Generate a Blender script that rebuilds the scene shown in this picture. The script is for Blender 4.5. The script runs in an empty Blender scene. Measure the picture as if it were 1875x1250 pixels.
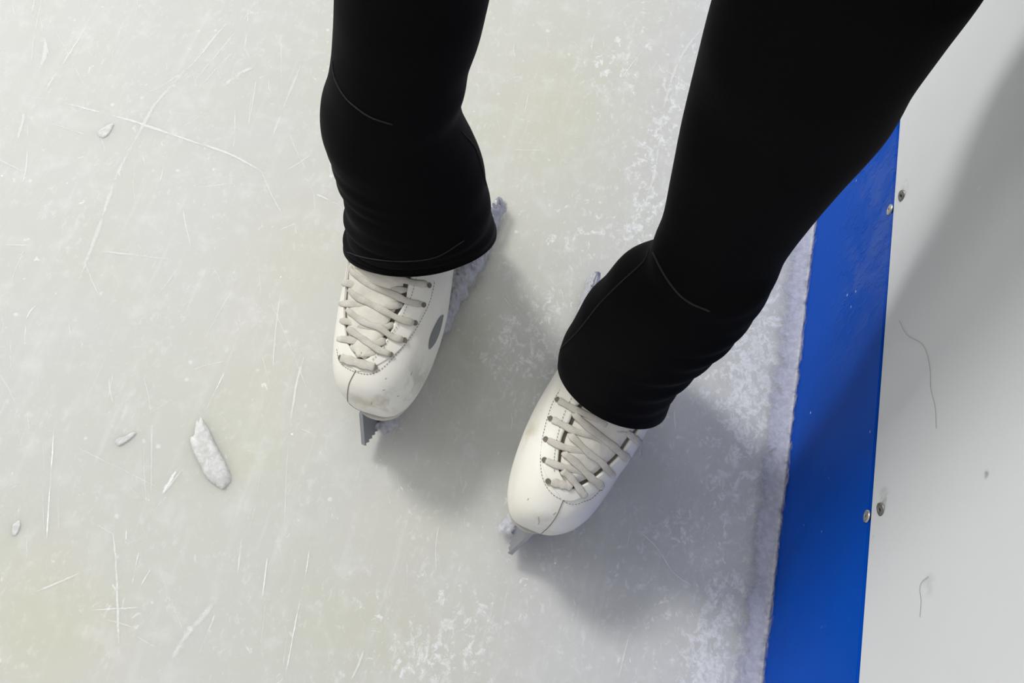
import bpy, bmesh, math, random
import numpy as np
from mathutils import Vector, Matrix
from mathutils.bvhtree import BVHTree

# ------------------------------------------------------------------ camera, light, exposure
F = 1592.0; CX, CY = 937.5, 625.0; H = 0.78
def _n(v): return v / np.linalg.norm(v)
_N = np.array([828, 1296.]) - [CX, CY]
_Z = _n(np.array([-_N[0], _N[1], F]))
_V = np.array([1884, -2996.]) - [CX, CY]
_Y = np.array([_V[0], -_V[1], -F]); _Y = _n(_Y - _Z * _Y.dot(_Z))
_X = np.cross(_Y, _Z)
R = np.array([_X, _Y, _Z])                     # world = R @ camera
CAM = np.array([0, 0, H])
scn = bpy.context.scene
cd = bpy.data.cameras.new('camera'); cam = bpy.data.objects.new('camera', cd)
scn.collection.objects.link(cam); scn.camera = cam
cd.sensor_width = 36; cd.lens = F * 36 / 1875; cd.clip_start = 0.02
M4 = Matrix([[*R[i], CAM[i]] for i in range(3)] + [[0, 0, 0, 1]])
cam.matrix_world = M4

world = bpy.data.worlds.new('rink_hall'); scn.world = world; world.use_nodes = True
bg = world.node_tree.nodes['Background']
bg.inputs[0].default_value = (1.0, 0.992, 0.985, 1); bg.inputs[1].default_value = 0.49
def area(name, loc, target, size, power, col=(1, 1, 1)):
    l = bpy.data.lights.new(name, 'AREA'); l.shape = 'DISK'; l.size = size; l.energy = power; l.color = col
    o = bpy.data.objects.new(name, l); scn.collection.objects.link(o); o.location = loc
    d = Vector(target) - Vector(loc); o.rotation_euler = d.to_track_quat('-Z', 'Y').to_euler(); return o
area('rink_ceiling_lamp', (-4.0, 3.2, 4.6), (0, 0.4, 0), 1.3, 295, (1.0, 0.99, 0.955))
area('rink_ceiling_lamp', (-4.4, 0.9, 5.0), (0, 0.4, 0), 2.2, 50, (1.0, 0.99, 0.95))
area('rink_ceiling_lamp', (-1.0, 4.5, 5.6), (0, 0.4, 0), 2.4, 70, (0.95, 0.98, 1.0))
scn.view_settings.view_transform = 'Standard'; scn.view_settings.look = 'None'
scn.view_settings.exposure = -0.06; scn.view_settings.gamma = 1.0; scn.view_settings.use_curve_mapping = False

# ------------------------------------------------------------------ helpers
def ray(p): return R @ (np.array([p[0] - CX, -(p[1] - CY), -F]) / F)
def atz(p, z):
    d = ray(p); return CAM + d * ((z - H) / d[2])
def atx(p, x):
    d = ray(p); return CAM + d * (x / d[0])
rng = random.Random(7); nr = np.random.RandomState(7)

def link(name, me, mat=None, parent=None):
    me.name = name
    o = bpy.data.objects.new(name, me); scn.collection.objects.link(o)
    if mat is not None:
        for m in (mat if isinstance(mat, (list, tuple)) else [mat]): me.materials.append(m)
    if parent is not None: o.parent = parent
    return o
def mesh(verts, faces, smooth=True):
    me = bpy.data.meshes.new('m'); me.from_pydata([tuple(v) for v in verts], [], [tuple(f) for f in faces]); me.update()
    if smooth: me.polygons.foreach_set('use_smooth', [True] * len(me.polygons))
    return me
def tag(o, label=None, cat=None, group=None, kind=None):
    for k, v in (('label', label), ('category', cat), ('group', group), ('kind', kind)):
        if v: o[k] = v
    return o
def grid_faces(nu, nv, closed=False):
    f = []
    for i in range(nu - 1):
        for j in range(nv if closed else nv - 1):
            a = i * nv + j; b = i * nv + (j + 1) % nv
            f.append((a, b, b + nv, a + nv))
    return f
def catmull(P, n):
    """resample rows of P (k x d) to n rows"""
    P = np.asarray(P, float); k = len(P); t = np.linspace(0, k - 1, n); out = []
    for x in t:
        i = min(int(x), k - 2); f = x - i
        p0 = P[i - 1] if i > 0 else 2 * P[0] - P[1]
        p3 = P[i + 2] if i + 2 < k else 2 * P[-1] - P[-2]
        p1, p2 = P[i], P[i + 1]
        out.append(.5 * ((2 * p1) + (-p0 + p2) * f + (2 * p0 - 5 * p1 + 4 * p2 - p3) * f * f + (-p0 + 3 * p1 - 3 * p2 + p3) * f ** 3))
    return np.array(out)
def extrude_profile(poly, t, axis='x'):
    """closed 2-D outline (y,z) extruded along x, centred; outline filled"""
    bm = bmesh.new()
    a = [bm.verts.new((-t / 2, p[0], p[1])) for p in poly]; b = [bm.verts.new((t / 2, p[0], p[1])) for p in poly]
    n = len(poly)
    bm.faces.new(a); bm.faces.new(list(reversed(b)))
    for i in range(n): bm.faces.new((a[i], b[i], b[(i + 1) % n], a[(i + 1) % n]))
    bmesh.ops.recalc_face_normals(bm, faces=bm.faces)
    me = bpy.data.meshes.new('m'); bm.to_mesh(me); bm.free(); return me
def tube_mesh(paths, r, seg=6):
    V, Fc = [], []
    for P in paths:
        P = [Vector(p) for p in P]; base = len(V); n = len(P)
        up = Vector((0.13, 0.21, 0.97))
        for i, p in enumerate(P):
            t = (P[min(i + 1, n - 1)] - P[max(i - 1, 0)]).normalized()
            a = t.cross(up).normalized(); b = a.cross(t)
            rr = (r[i] if isinstance(r, (list, tuple)) else r)
            if i in (0, n - 1): rr *= .5
            for k in range(seg):
                an = 2 * math.pi * k / seg
                V.append(p + a * (rr * math.cos(an)) + b * (rr * math.sin(an)))
        for i in range(n - 1):
            for k in range(seg):
                Fc.append((base + i * seg + k, base + i * seg + (k + 1) % seg, base + (i + 1) * seg + (k + 1) % seg, base + (i + 1) * seg + k))
        Fc.append([base + k for k in range(seg)][::-1]); Fc.append([base + (n - 1) * seg + k for k in range(seg)])
    return mesh(V, Fc)

# ------------------------------------------------------------------ materials
def newmat(name):
    m = bpy.data.materials.new(name); m.use_nodes = True; nt = m.node_tree
    return m, nt, nt.nodes['Principled BSDF']
class NB:
    def __init__(s, nt): s.nt = nt
    def n(s, t, **k):
        x = s.nt.nodes.new(t)
        for a, b in k.items(): setattr(x, a, b)
        return x
    def lk(s, a, b): s.nt.links.new(a, b)
    def val(s, sock, v):
        if hasattr(v, 'default_value') and not isinstance(v, (int, float)): s.lk(v, sock)
        else: sock.default_value = v
    def math(s, op, a, b=0.0, clamp=False):
        x = s.n('ShaderNodeMath', operation=op); x.use_clamp = clamp; s.val(x.inputs[0], a); s.val(x.inputs[1], b); return x.outputs[0]
    def coords(s): return s.n('ShaderNodeTexCoord').outputs['Object']
    def mapping(s, v, sc=(1, 1, 1), rot=(0, 0, 0), loc=(0, 0, 0)):
        x = s.n('ShaderNodeMapping'); s.lk(v, x.inputs[0]); x.inputs['Scale'].default_value = sc
        x.inputs['Rotation'].default_value = rot; x.inputs['Location'].default_value = loc; return x.outputs[0]
    def noise(s, v, scale, detail=4, rough=.5, dist=0):
        x = s.n('ShaderNodeTexNoise'); s.lk(v, x.inputs['Vector']); x.inputs['Scale'].default_value = scale
        x.inputs['Detail'].default_value = detail; x.inputs['Roughness'].default_value = rough; x.inputs['Distortion'].default_value = dist
        return x.outputs['Fac']
    def voro(s, v, scale, feat='F1'):
        x = s.n('ShaderNodeTexVoronoi', feature=feat); s.lk(v, x.inputs['Vector']); x.inputs['Scale'].default_value = scale
        return x.outputs['Distance']
    def ss(s, v, a, b, lo=0.0, hi=1.0):
        x = s.n('ShaderNodeMapRange', interpolation_type='SMOOTHSTEP'); s.val(x.inputs[0], v)
        s.val(x.inputs[1], a); s.val(x.inputs[2], b); s.val(x.inputs[3], lo); s.val(x.inputs[4], hi); return x.outputs[0]
    def mix(s, f, a, b, blend='MIX'):
        x = s.n('ShaderNodeMix', data_type='RGBA', blend_type=blend); s.val(x.inputs[0], f)
        for sock, v in ((x.inputs[6], a), (x.inputs[7], b)):
            if isinstance(v, tuple): sock.default_value = (*v, 1) if len(v) == 3 else v
            else: s.lk(v, sock)
        return x.outputs[2]
    def attr(s, name): return s.n('ShaderNodeAttribute', attribute_name=name).outputs['Fac']
    def bump(s, h, strength, dist, bsdf):
        x = s.n('ShaderNodeBump'); s.lk(h, x.inputs['Height']); x.inputs['Strength'].default_value = strength; x.inputs['Distance'].default_value = dist
        s.lk(x.outputs[0], bsdf.inputs['Normal'])

def simple(name, col, rough=.5, metal=0, bump=None, spec=None, var=.1):
    m, nt, b = newmat(name); q = NB(nt); c = q.coords()
    n = q.noise(c, bump[0] if bump else 60, 4)
    lo = tuple(x * (1 - var) for x in col); hi = tuple(min(1, x * (1 + var)) for x in col)
    q.lk(q.mix(n, lo, hi), b.inputs['Base Color'])
    b.inputs['Roughness'].default_value = rough; b.inputs['Metallic'].default_value = metal
    if spec is not None: b.inputs['Specular IOR Level'].default_value = spec
    if bump: q.bump(n, bump[1], bump[2], b)
    return m

def mat_ice():
    m, nt, b = newmat('rink_ice'); q = NB(nt); c = q.coords()
    tint = q.attr('tint'); dens = q.attr('frost')
    big = q.noise(c, 5.5, 3, .5, .6)
    col = q.mix(q.ss(big, .38, .72), (.60, .602, .585), (.585, .592, .545))
    col = q.mix(q.math('MULTIPLY', tint, .9), col, (.59, .588, .475))
    streak = q.noise(q.mapping(c, (26, 2.2, 1), (0, 0, -.12)), 2.2, 6, .62, .4)
    col = q.mix(q.ss(streak, .50, .75, 0, .15), col, (.76, .77, .75))
    streak2 = q.noise(q.mapping(c, (60, 3.0, 1), (0, 0, -.42)), 2.0, 5, .6, .2)
    col = q.mix(q.ss(streak2, .60, .74, 0, .2), col, (.78, .79, .78))
    mott = q.noise(c, 38, 7, .62, .3)
    col = q.mix(q.ss(mott, .48, .80, 0, .32), col, (.80, .81, .80))
    # feathery frost flakes, only where snow has been left
    fr = q.noise(q.mapping(c, (1, .78, 1), (0, 0, .5)), 105, 9, .70, .6)
    th = q.math('SUBTRACT', .665, q.math('MULTIPLY', dens, .20))
    f1 = q.math('MULTIPLY', q.ss(fr, th, q.math('ADD', th, .07)), q.ss(dens, .0, .35))
    clus = q.ss(q.noise(c, 30, 4, .6, .4), 0.40, 0.56, q.ss(dens, .5, 1.0, .15, .75), 1)
    f1 = q.math('MULTIPLY', f1, clus)
    fine = q.ss(q.noise(q.mapping(c, (1, .6, 1), (0, 0, -.3)), 170, 6, .7, .5), .52, .66)
    col = q.mix(q.math('MULTIPLY', q.math('MULTIPLY', fine, q.ss(q.noise(c, 24, 3), .40, .62)), q.math('ADD', .22, q.math('MULTIPLY', dens, .30))), col, (.86, .87, .87))
    f1 = q.math('MULTIPLY', f1, q.ss(q.noise(c, 260, 5, .7), .36, .58, .25, 1))
    col = q.mix(q.math('MULTIPLY', f1, .78), col, (.88, .89, .90))
    fl = q.ss(q.noise(q.mapping(c, (1, .8, 1), (0, 0, -.4), (5, 2, 0)), 125, 7, .68, .8), .635, .68)
    col = q.mix(q.math('MULTIPLY', q.math('MULTIPLY', fl, q.ss(q.noise(c, 17, 3), 0.42, .6, .2, 1)), .60), col, (.88, .89, .89))
    # stray flakes and sparkling crumbs everywhere
    v = q.voro(c, 62); keep = q.ss(q.noise(c, 27, 2), .56, .62)
    sp = q.math('MULTIPLY', q.ss(q.math('ADD', v, q.math('MULTIPLY', q.noise(c, 180, 3), .3)), .32, .18), keep)
    col = q.mix(q.math('MULTIPLY', sp, .5), col, (.88, .89, .90))
    v2 = q.voro(c, 46); keep2 = q.ss(q.noise(q.mapping(c, (1, 1, 1), (0, 0, 0), (3, 1, 0)), 60, 2), .60, .63)
    sp2 = q.math('MULTIPLY', q.ss(v2, .055, .03), keep2)
    col = q.mix(q.math('MULTIPLY', sp2, .9), col, (1, 1, 1))
    q.lk(col, b.inputs['Base Color'])
    q.lk(q.ss(f1, 0, 1, .48, .8), b.inputs['Roughness'])
    b.inputs['Specular IOR Level'].default_value = .12
    b.subsurface_method = 'BURLEY'; b.inputs['Subsurface Weight'].default_value = .75
    b.inputs['Subsurface Radius'].default_value = (1, 1, 1); b.inputs['Subsurface Scale'].default_value = .035
    hgt = q.math('ADD', q.math('MULTIPLY', f1, .7), q.math('ADD', q.math('MULTIPLY', mott, .5), q.math('MULTIPLY', q.noise(c, 9, 3), 1.2)))
    q.bump(hgt, .22, .004, b)
    return m
def mat_scratch():
    m, nt, b = newmat('scratched_snow'); q = NB(nt); c = q.coords()
    n = q.noise(c, 240, 5, .65, .2); n2 = q.noise(c, 26, 3, .5)
    a = q.math('MULTIPLY', q.attr('cover'), q.ss(n2, .34, .60, .30, 1))
    al = q.ss(q.math('ADD', a, q.math('SUBTRACT', q.math('MULTIPLY', n, .9), .45)), .22, .75, 0, 1)
    q.lk(q.math('MULTIPLY', al, q.attr('strength')), b.inputs['Alpha'])
    b.inputs['Base Color'].default_value = (.90, .91, .90, 1); b.inputs['Roughness'].default_value = .75
    return m
def mat_snow(name='packed_snow', col=(.80, .81, .82), alpha=None):
    m, nt, b = newmat(name); q = NB(nt); c = q.coords()
    n = q.noise(c, 210, 6, .65, .3)
    q.lk(q.mix(q.ss(n, .35, .7), tuple(x * .86 for x in col), tuple(min(1, x * 1.12) for x in col)), b.inputs['Base Color'])
    b.inputs['Roughness'].default_value = .6
    q.bump(n, .4, .001, b)
    if alpha:
        a = q.attr('cover')
        n2 = q.noise(c, 62, 7, .68, .5)
        q.lk(q.ss(q.math('ADD', a, q.math('MULTIPLY', q.math('SUBTRACT', n2, .5), 1.5)), .18, alpha, 0, .93), b.inputs['Alpha'])
    return m
def mat_blue():
    m, nt, b = newmat('blue_plastic'); q = NB(nt); c = q.coords()
    base = q.mix(q.ss(q.noise(c, 7, 3), .35, .65), (.0, .066, .44), (.0, .075, .49))
    # frosty film with droplets, thick in the far upper part of the strip
    sx = q.n('ShaderNodeSeparateXYZ'); q.lk(c, sx.inputs[0])
    reg = q.math('MULTIPLY', q.ss(sx.outputs[1], .30, .42), q.ss(sx.outputs[2], .06, .13))
    film = q.math('MULTIPLY', reg, q.ss(q.noise(c, 14, 5, .6, .5), .42, .62))
    base = q.mix(q.math('MULTIPLY', film, .38), base, (.09, .15, .45))
    scr = q.ss(q.noise(q.mapping(c, (1, 20, 9), (.5, 0, 0)), 5, 4, .6), .70, .76)
    base = q.mix(q.math('MULTIPLY', scr, .25), base, (.15, .28, .65))
    spk = q.math('MULTIPLY', q.ss(q.voro(c, 55), .09, .04), q.ss(q.noise(c, 31, 2), .58, .62))
    base = q.mix(spk, base, (.35, .5, .8))
    q.lk(base, b.inputs['Base Color'])
    b.inputs['Roughness'].default_value = .45; b.inputs['Specular IOR Level'].default_value = .03
    dr = q.ss(q.noise(q.mapping(c, (1, 1, .6), (.5, 0, 0)), 130, 3, .6), .50, .62)
    h = q.math('ADD', q.math('MULTIPLY', dr, q.math('ADD', q.math('MULTIPLY', reg, .9), .06)), q.math('MULTIPLY', q.noise(c, 20, 3), .4))
    q.bump(h, .5, .0012, b)
    return m
def mat_board():
    m, nt, b = newmat('white_plastic'); q = NB(nt); c = q.coords()
    base = q.mix(q.ss(q.noise(c, 6, 4), .3, .7), (.70, .715, .735), (.73, .745, .765))
    sm = q.noise(q.mapping(c, (1, 1, 1.6)), 16, 7, .66, .8)
    base = q.mix(q.ss(sm, .54, .74, 0, .35), base, (.74, .75, .76))
    w = q.ss(q.noise(q.mapping(c, (1, 5, 30), (.7, 0, 0)), 4, 5, .6), .70, .76)
    base = q.mix(q.math('MULTIPLY', w, .25), base, (.80, .81, .82))
    spk = q.math('MULTIPLY', q.ss(q.voro(c, 48), .12, .05), q.ss(q.noise(c, 23, 2), .58, .62))
    base = q.mix(q.math('MULTIPLY', spk, .45), base, (.85, .86, .88))
    for px, r_, am in (((1806, 868), .0035, .7), ((1577, 1208), .003, .6), ((1654, 350), .012, .45), ((1616, 915), .013, .40), ((1598, 985), .003, .5), ((1700, 1070), .01, .2)):
        d_ = q.n('ShaderNodeVectorMath', operation='DISTANCE'); q.lk(c, d_.inputs[0]); d_.inputs[1].default_value = tuple(atx(px, 0.2505))
        f_ = q.math('MULTIPLY', q.ss(d_.outputs['Value'], r_, r_ * .2), q.ss(q.noise(c, 150, 4), .38, .62))
        base = q.mix(q.math('MULTIPLY', f_, am), base, (.22, .21, .19))
    q.lk(base, b.inputs['Base Color']); b.inputs['Roughness'].default_value = .42; b.inputs['Specular IOR Level'].default_value = .3
    q.bump(q.noise(c, 11, 4), .25, .004, b)
    return m
def mat_leather(spots):
    m, nt, b = newmat('white_leather'); q = NB(nt); c = q.coords()
    base = q.mix(q.ss(q.noise(c, 22, 4), .3, .7), (.83, .81, .73), (.86, .845, .78))
    for (p, r, colr, amt) in spots:
        d = q.n('ShaderNodeVectorMath', operation='DISTANCE'); q.lk(c, d.inputs[0]); d.inputs[1].default_value = p
        f = q.math('MULTIPLY', q.ss(d.outputs['Value'], r, r * .15), q.ss(q.noise(c, 60, 5, .6, .4), .40, .62))
        base = q.mix(q.math('MULTIPLY', f, amt), base, colr)
    sc = q.ss(q.noise(q.mapping(c, (60, 60, 160), (.4, .3, .8)), 2.2, 4, .6), .735, .78)
    base = q.mix(q.math('MULTIPLY', sc, .35), base, (.40, .37, .32))
    q.lk(base, b.inputs['Base Color']); b.inputs['Roughness'].default_value = .34; b.inputs['Specular IOR Level'].default_value = .4
    h = q.math('ADD', q.math('MULTIPLY', q.noise(c, 500, 3), .5), q.math('MULTIPLY', q.noise(c, 30, 3), 2.0))
    q.bump(h, .16, .0015, b)
    return m
def mat_lace():
    m, nt, b = newmat('woven_lace'); q = NB(nt); c = q.coords()
    base = q.mix(q.ss(q.noise(c, 90, 4), .35, .7), (.58, .55, .485), (.71, .68, .62))
    q.lk(base, b.inputs['Base Color']); b.inputs['Roughness'].default_value = .9; b.inputs['Specular IOR Level'].default_value = .1
    base2 = q.mix(q.ss(q.noise(q.mapping(c, (1, 3, 1)), 900, 2), .4, .6, 0, .35), base, (.46, .43, .37)); q.lk(base2, b.inputs['Base Color'])
    q.bump(q.noise(c, 2200, 1), .35, .0004, b)
    return m
def mat_steel(name='blade_steel', col=(.42, .43, .47), rough=.36):
    m, nt, b = newmat(name); q = NB(nt); c = q.coords()
    n = q.noise(q.mapping(c, (1, 1, 6)), 120, 4)
    q.lk(q.mix(n, tuple(x * .8 for x in col), col), b.inputs['Base Color'])
    b.inputs['Metallic'].default_value = .85; q.lk(q.ss(n, .3, .7, rough - .08, rough + .1), b.inputs['Roughness'])
    return m
def mat_black():
    m, nt, b = newmat('black_stretch_fabric'); q = NB(nt); c = q.coords()
    n = q.noise(c, 900, 2)
    q.lk(q.mix(q.noise(c, 9, 3), (.0030, .0030, .0036), (.0052, .0052, .0060)), b.inputs['Base Color'])
    b.inputs['Roughness'].default_value = .8; b.inputs['Specular IOR Level'].default_value = .05
    b.inputs['Sheen Weight'].default_value = .03; b.inputs['Sheen Roughness'].default_value = .4
    q.bump(n, .3, .0006, b)
    return m
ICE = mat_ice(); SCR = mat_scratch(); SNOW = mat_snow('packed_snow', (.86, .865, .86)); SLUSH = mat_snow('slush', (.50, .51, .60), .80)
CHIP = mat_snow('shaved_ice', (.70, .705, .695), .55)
BSNOW = mat_snow('shaded_blade_snow', (.50, .51, .56), .7)  # bluish grey: the shade on the blade snow is put into its colour
BLUE = mat_blue(); WHITE = mat_board(); LACE = mat_lace(); STEEL = mat_steel(); BLACK = mat_black()
SCREW = mat_steel('screw_steel', (.62, .60, .56), .4)
DARK = simple('dark_gap', (.02, .022, .03), .8)
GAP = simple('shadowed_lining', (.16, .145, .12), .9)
THREAD = simple('grey_thread', (.20, .18, .15), .9)
SOLE = simple('pale_sole', (.55, .53, .47), .5)
LINING = simple('tongue_leather', (.74, .70, .62), .6, 0, (70, .5, .003))
OVAL = simple('grey_oval', (.20, .22, .22), .5)
HAIR = simple('hair', (.26, .24, .22), .5)
SKIN = simple('skin', (.55, .38, .30), .5)
BSEAM = simple('black_thread', (.009, .009, .011), .8, 0, (500, .6, .001))

# ------------------------------------------------------------------ floor
D = 0.2505                                              # distance of the boards
KH = float(np.mean([atx(p, D)[2] for p in ((1570, 1250), (1612, 700), (1647, 208))]))
def blob_field(P, blobs):
    out = np.zeros(len(P))
    for (px, py, rx, ry, ang, amp) in blobs:            # blob centres on the ice
        c = atz((px, py), 0)[:2]; a = math.radians(ang)
        d = P[:, :2] - c; u = d[:, 0] * math.cos(a) + d[:, 1] * math.sin(a); v = -d[:, 0] * math.sin(a) + d[:, 1] * math.cos(a)
        out = np.maximum(out, amp * np.exp(-(u / rx) ** 2 - (v / ry) ** 2))
    return out
def smoothstep(a, b, x):
    t = np.clip((x - a) / (b - a), 0, 1); return t * t * (3 - 2 * t)
xs = np.concatenate([np.linspace(-2.0, -.80, 13)[:-1], np.arange(-.80, .262, .006)]); ys = np.concatenate([np.linspace(-1.0, -.20, 9)[:-1], np.arange(-.20, 1.10, .006), np.linspace(1.1, 2.4, 14)[1:]])
XX, YY = np.meshgrid(xs, ys, indexing='ij')
P = np.stack([XX.ravel(), YY.ravel(), np.zeros(XX.size)], 1)
fv = P.tolist(); ff = grid_faces(len(xs), len(ys)); ff = [f[::-1] for f in ff]
frost = blob_field(P, [
    (1180, 60, .05, .12, 0, .55), (1130, 130, .06, .05, 0, .8), (1200, 250, .03, .16, -8, .95), (1110, 220, .05, .05, 0, .5), (1170, 400, .03, .08, -12, 1.0),
    (1080, 420, .07, .05, 0, .75), (1040, 500, .06, .06, 0, .6), (980, 590, .045, .06, 0, .8), (960, 680, .035, .05, 0, .8),
    (1010, 560, .04, .04, 0, .8), (880, 200, .06, .08, 0, .35), (1250, 960, .05, .03, 10, .85), (1200, 1000, .04, .03, 0, .7),
    (1280, 1100, .07, .06, 0, .7), (1060, 1050, .05, .05, 0, .45), (880, 900, .08, .07, 0, .38), (700, 850, .06, .05, 0, .3),
    (790, 1190, .06, .045, 0, .95), (850, 1150, .07, .05, 0, .85), (1150, 1080, .12, .07, 0, .65), (960, 640, .06, .07, 0, .9), (960, 1090, .05, .04, 0, .5), (700, 1100, .06, .05, 0, .35), (1340, 1180, .06, .05, 0, 1.0),
    (1230, 820, .04, .06, 0, .55), (1300, 700, .05, .06, 0, .8), (150, 250, .1, .1, 0, .18), (500, 1150, .1, .08, 0, .3), (250, 1120, .07, .05, 0, .3), (1150, 1200, .08, .04, 0, .5)])
edge = np.exp(-((P[:, 0] - .205) / .045) ** 2) * (0.98 + .2 * np.sin(P[:, 1] * 23))
frost = np.maximum(frost, edge)
tint = blob_field(P, [(80, 1150, .07, .06, 0, .85), (60, 1050, .05, .05, 0, .5), (700, 1150, .10, .06, 0, .55), (740, 980, .06, .06, 0, .45), (560, 480, .06, .08, 0, .5),
                      (1010, 200, .10, .16, 0, .75), (900, 420, .10, .10, 0, .6), (860, 600, .05, .08, 0, .5), (480, 720, .07, .1, 0, .45), (450, 840, .03, .03, 0, .6)])  # last blob: greenish shade cast beside the large shard, put into the ice colour
# scratches: thin tapering ribbons of loose snow lying on the ice, same mesh
S_pts, S_f, S_cov, S_str = [], [], [], []
nb = len(fv)
def ribbon(px, w, strength, z=.0004, jit=.3):
    pts = [atz(p, 0) for p in px]; n = max(14, int(20 * len(px)))
    pts = catmull(pts, n); base = nb + len(S_pts)
    off = nr.normal(0, 1, n); off = np.convolve(off, np.ones(5) / 5, 'same')
    for i in range(n):
        t = _n(pts[min(i + 1, n - 1)] - pts[max(i - 1, 0)]); s = np.array([-t[1], t[0], 0])
        ww = w * (0.55 + .4 * abs(off[i]) * jit * 2) * .60
        e = min(1, min(i, n - 1 - i) / (n * .24))
        c = pts[i] + s * off[i] * w * .05
        for k, (o, cv) in enumerate(((-1, 0), (0, 1), (1, 0))):
            q_ = c + s * o * ww; S_pts.append((q_[0], q_[1], z + (.00005 if k == 1 else 0))); S_cov.append(cv * e); S_str.append(min(1, strength * 1.1))
        if i < n - 1:
            a = base + i * 3
            for k in (0, 1): S_f.append((a + k, a + k + 3, a + k + 4, a + k + 1) if False else (a + k, a + k + 1, a + k + 4, a + k + 3))
ribbons = [
    ([(445, 10), (400, 60), (350, 120), (300, 155), (240, 185)], .006, .5), ([(445, 10), (390, 70), (330, 140), (285, 190), (262, 230), (215, 320), (180, 420), (150, 500), (120, 560)], .010, .42),
    ([(163, 40), (128, 98), (100, 140), (75, 180)], .006, .5), ([(0, 168), (60, 178), (130, 192), (200, 210), (262, 228), (340, 255), (420, 282), (490, 320), (535, 345)], .006, .62),
    ([(70, 218), (120, 235), (165, 250)], .0035, .5), ([(570, 352), (600, 365), (640, 385)], .005, .6), ([(20, 290), (40, 230), (45, 200)], .006, .45),
    ([(400, 165), (440, 135), (480, 118)], .013, .5), ([(430, 190), (430, 250), (425, 280)], .005, .45), ([(455, 10), (452, 60), (448, 92)], .004, .5),
    ([(515, 60), (515, 160)], .004, .35), ([(560, 100), (530, 170), (505, 235), (480, 300)], .006, .35), ([(350, 345), (425, 336)], .003, .45),
    ([(180, 460), (240, 466), (330, 478)], .004, .5), ([(0, 448), (60, 450)], .003, .4), ([(45, 590), (60, 565), (88, 545)], .003, .7), ([(45, 640), (48, 590)], .0025, .6),
    ([(100, 770), (95, 850), (88, 950), (85, 1020)], .0032, .95), ([(420, 665), (395, 715), (370, 765)], .003, .8), ([(340, 830), (315, 875), (288, 920)], .007, .8),
    ([(345, 845), (318, 880), (300, 905)], .003, .5), ([(232, 968), (231, 990)], .003, .7), ([(205, 965), (212, 1020), (215, 1090), (220, 1250)], .0045, .6),
    ([(257, 1000), (248, 1040), (240, 1080)], .003, .75), ([(447, 950), (440, 1010), (434, 1060)], .0035, .5), ([(493, 1000), (486, 1050), (480, 1100)], .0026, .85),
    ([(575, 950), (560, 1050), (545, 1120), (530, 1200), (520, 1250)], .0028, .8), ([(410, 1080), (370, 1130), (330, 1180), (300, 1250)], .012, .42), ([(400, 1110), (380, 1160), (350, 1230)], .004, .5),
    ([(155, 1045), (110, 1065), (60, 1085)], .0035, .55), ([(345, 680), (380, 668), (420, 660)], .004, .35), ([(555, 650), (540, 720), (525, 820)], .004, .55),
    ([(280, 1035), (265, 1060), (255, 1078)], .003, .6), ([(480, 740), (495, 725)], .004, .6), ([(240, 180), (320, 150), (350, 130)], .004, .4),
    ([(1155, 960), (1200, 1000), (1235, 1050), (1280, 1080)], .003, .5), ([(1300, 1150), (1320, 1090), (1340, 1030)], .006, .4), ([(670, 1180), (655, 1220), (640, 1250)], .004, .5),
    ([(1330, 0), (1250, 100), (1215, 200), (1195, 330), (1150, 420)], .008, .35), ([(1000, 60), (1005, 95)], .003, .5), ([(1030, 240), (1070, 258)], .003, .6), ([(960, 210), (970, 160)], .003, .4),
    ([(930, 275), (1000, 275)], .003, .4), ([(790, 1130), (780, 1180)], .003, .5), ([(800, 1060), (798, 1000), (806, 950)], .003, .35), ([(560, 640), (545, 700)], .003, .45),
    ([(470, 0), (430, 60), (330, 180)], .004, .3), ([(80, 40), (82, 100), (60, 155)], .012, .5), ([(190, 245), (205, 230)], .012, .5), ([(1155, 1150), (1130, 1250)], .004, .4)]
for px, w, st in ribbons: ribbon(px, w, st)
for _ in range(210):                                     # faint hairline cuts
    x = rng.uniform(0, 1350); y = rng.uniform(0, 1250); L = rng.uniform(14, 110) if rng.random() < .8 else rng.uniform(100, 240)
    a = math.radians(rng.gauss(100, 14) if rng.random() < .7 else rng.uniform(0, 180))
    if x > 600: L *= .45
    ribbon([(x, y), (x + L / 2 * math.cos(a) + rng.uniform(-4, 4), y - L / 2 * math.sin(a)), (x + L * math.cos(a), y - L * math.sin(a))], rng.uniform(.0012, .0032), rng.uniform(.18, .5))
me = bpy.data.meshes.new('floor'); me.from_pydata(fv, [], ff)
for nm, arr in (('frost', frost), ('tint', tint)):
    a = me.attributes.new(nm, 'FLOAT', 'POINT'); a.data.foreach_set('value', arr.astype(np.float32))
fl = link('floor', me, ICE)
me = bpy.data.meshes.new('skate_scratches'); me.from_pydata(S_pts, [], [tuple(x - nb for x in f) for f in S_f])
for nm, arr in (('cover', S_cov), ('strength', S_str)):
    a = me.attributes.new(nm, 'FLOAT', 'POINT'); a.data.foreach_set('value', np.array(arr, np.float32))
sc_ = link('skate_scratches', me, SCR, fl); sc_['kind'] = 'stuff'; sc_['label'] = 'white skate scratches in the ice'
tag(fl, 'grey-white rink ice, scratched and frosted, under the skates', 'ice', kind='structure')

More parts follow.
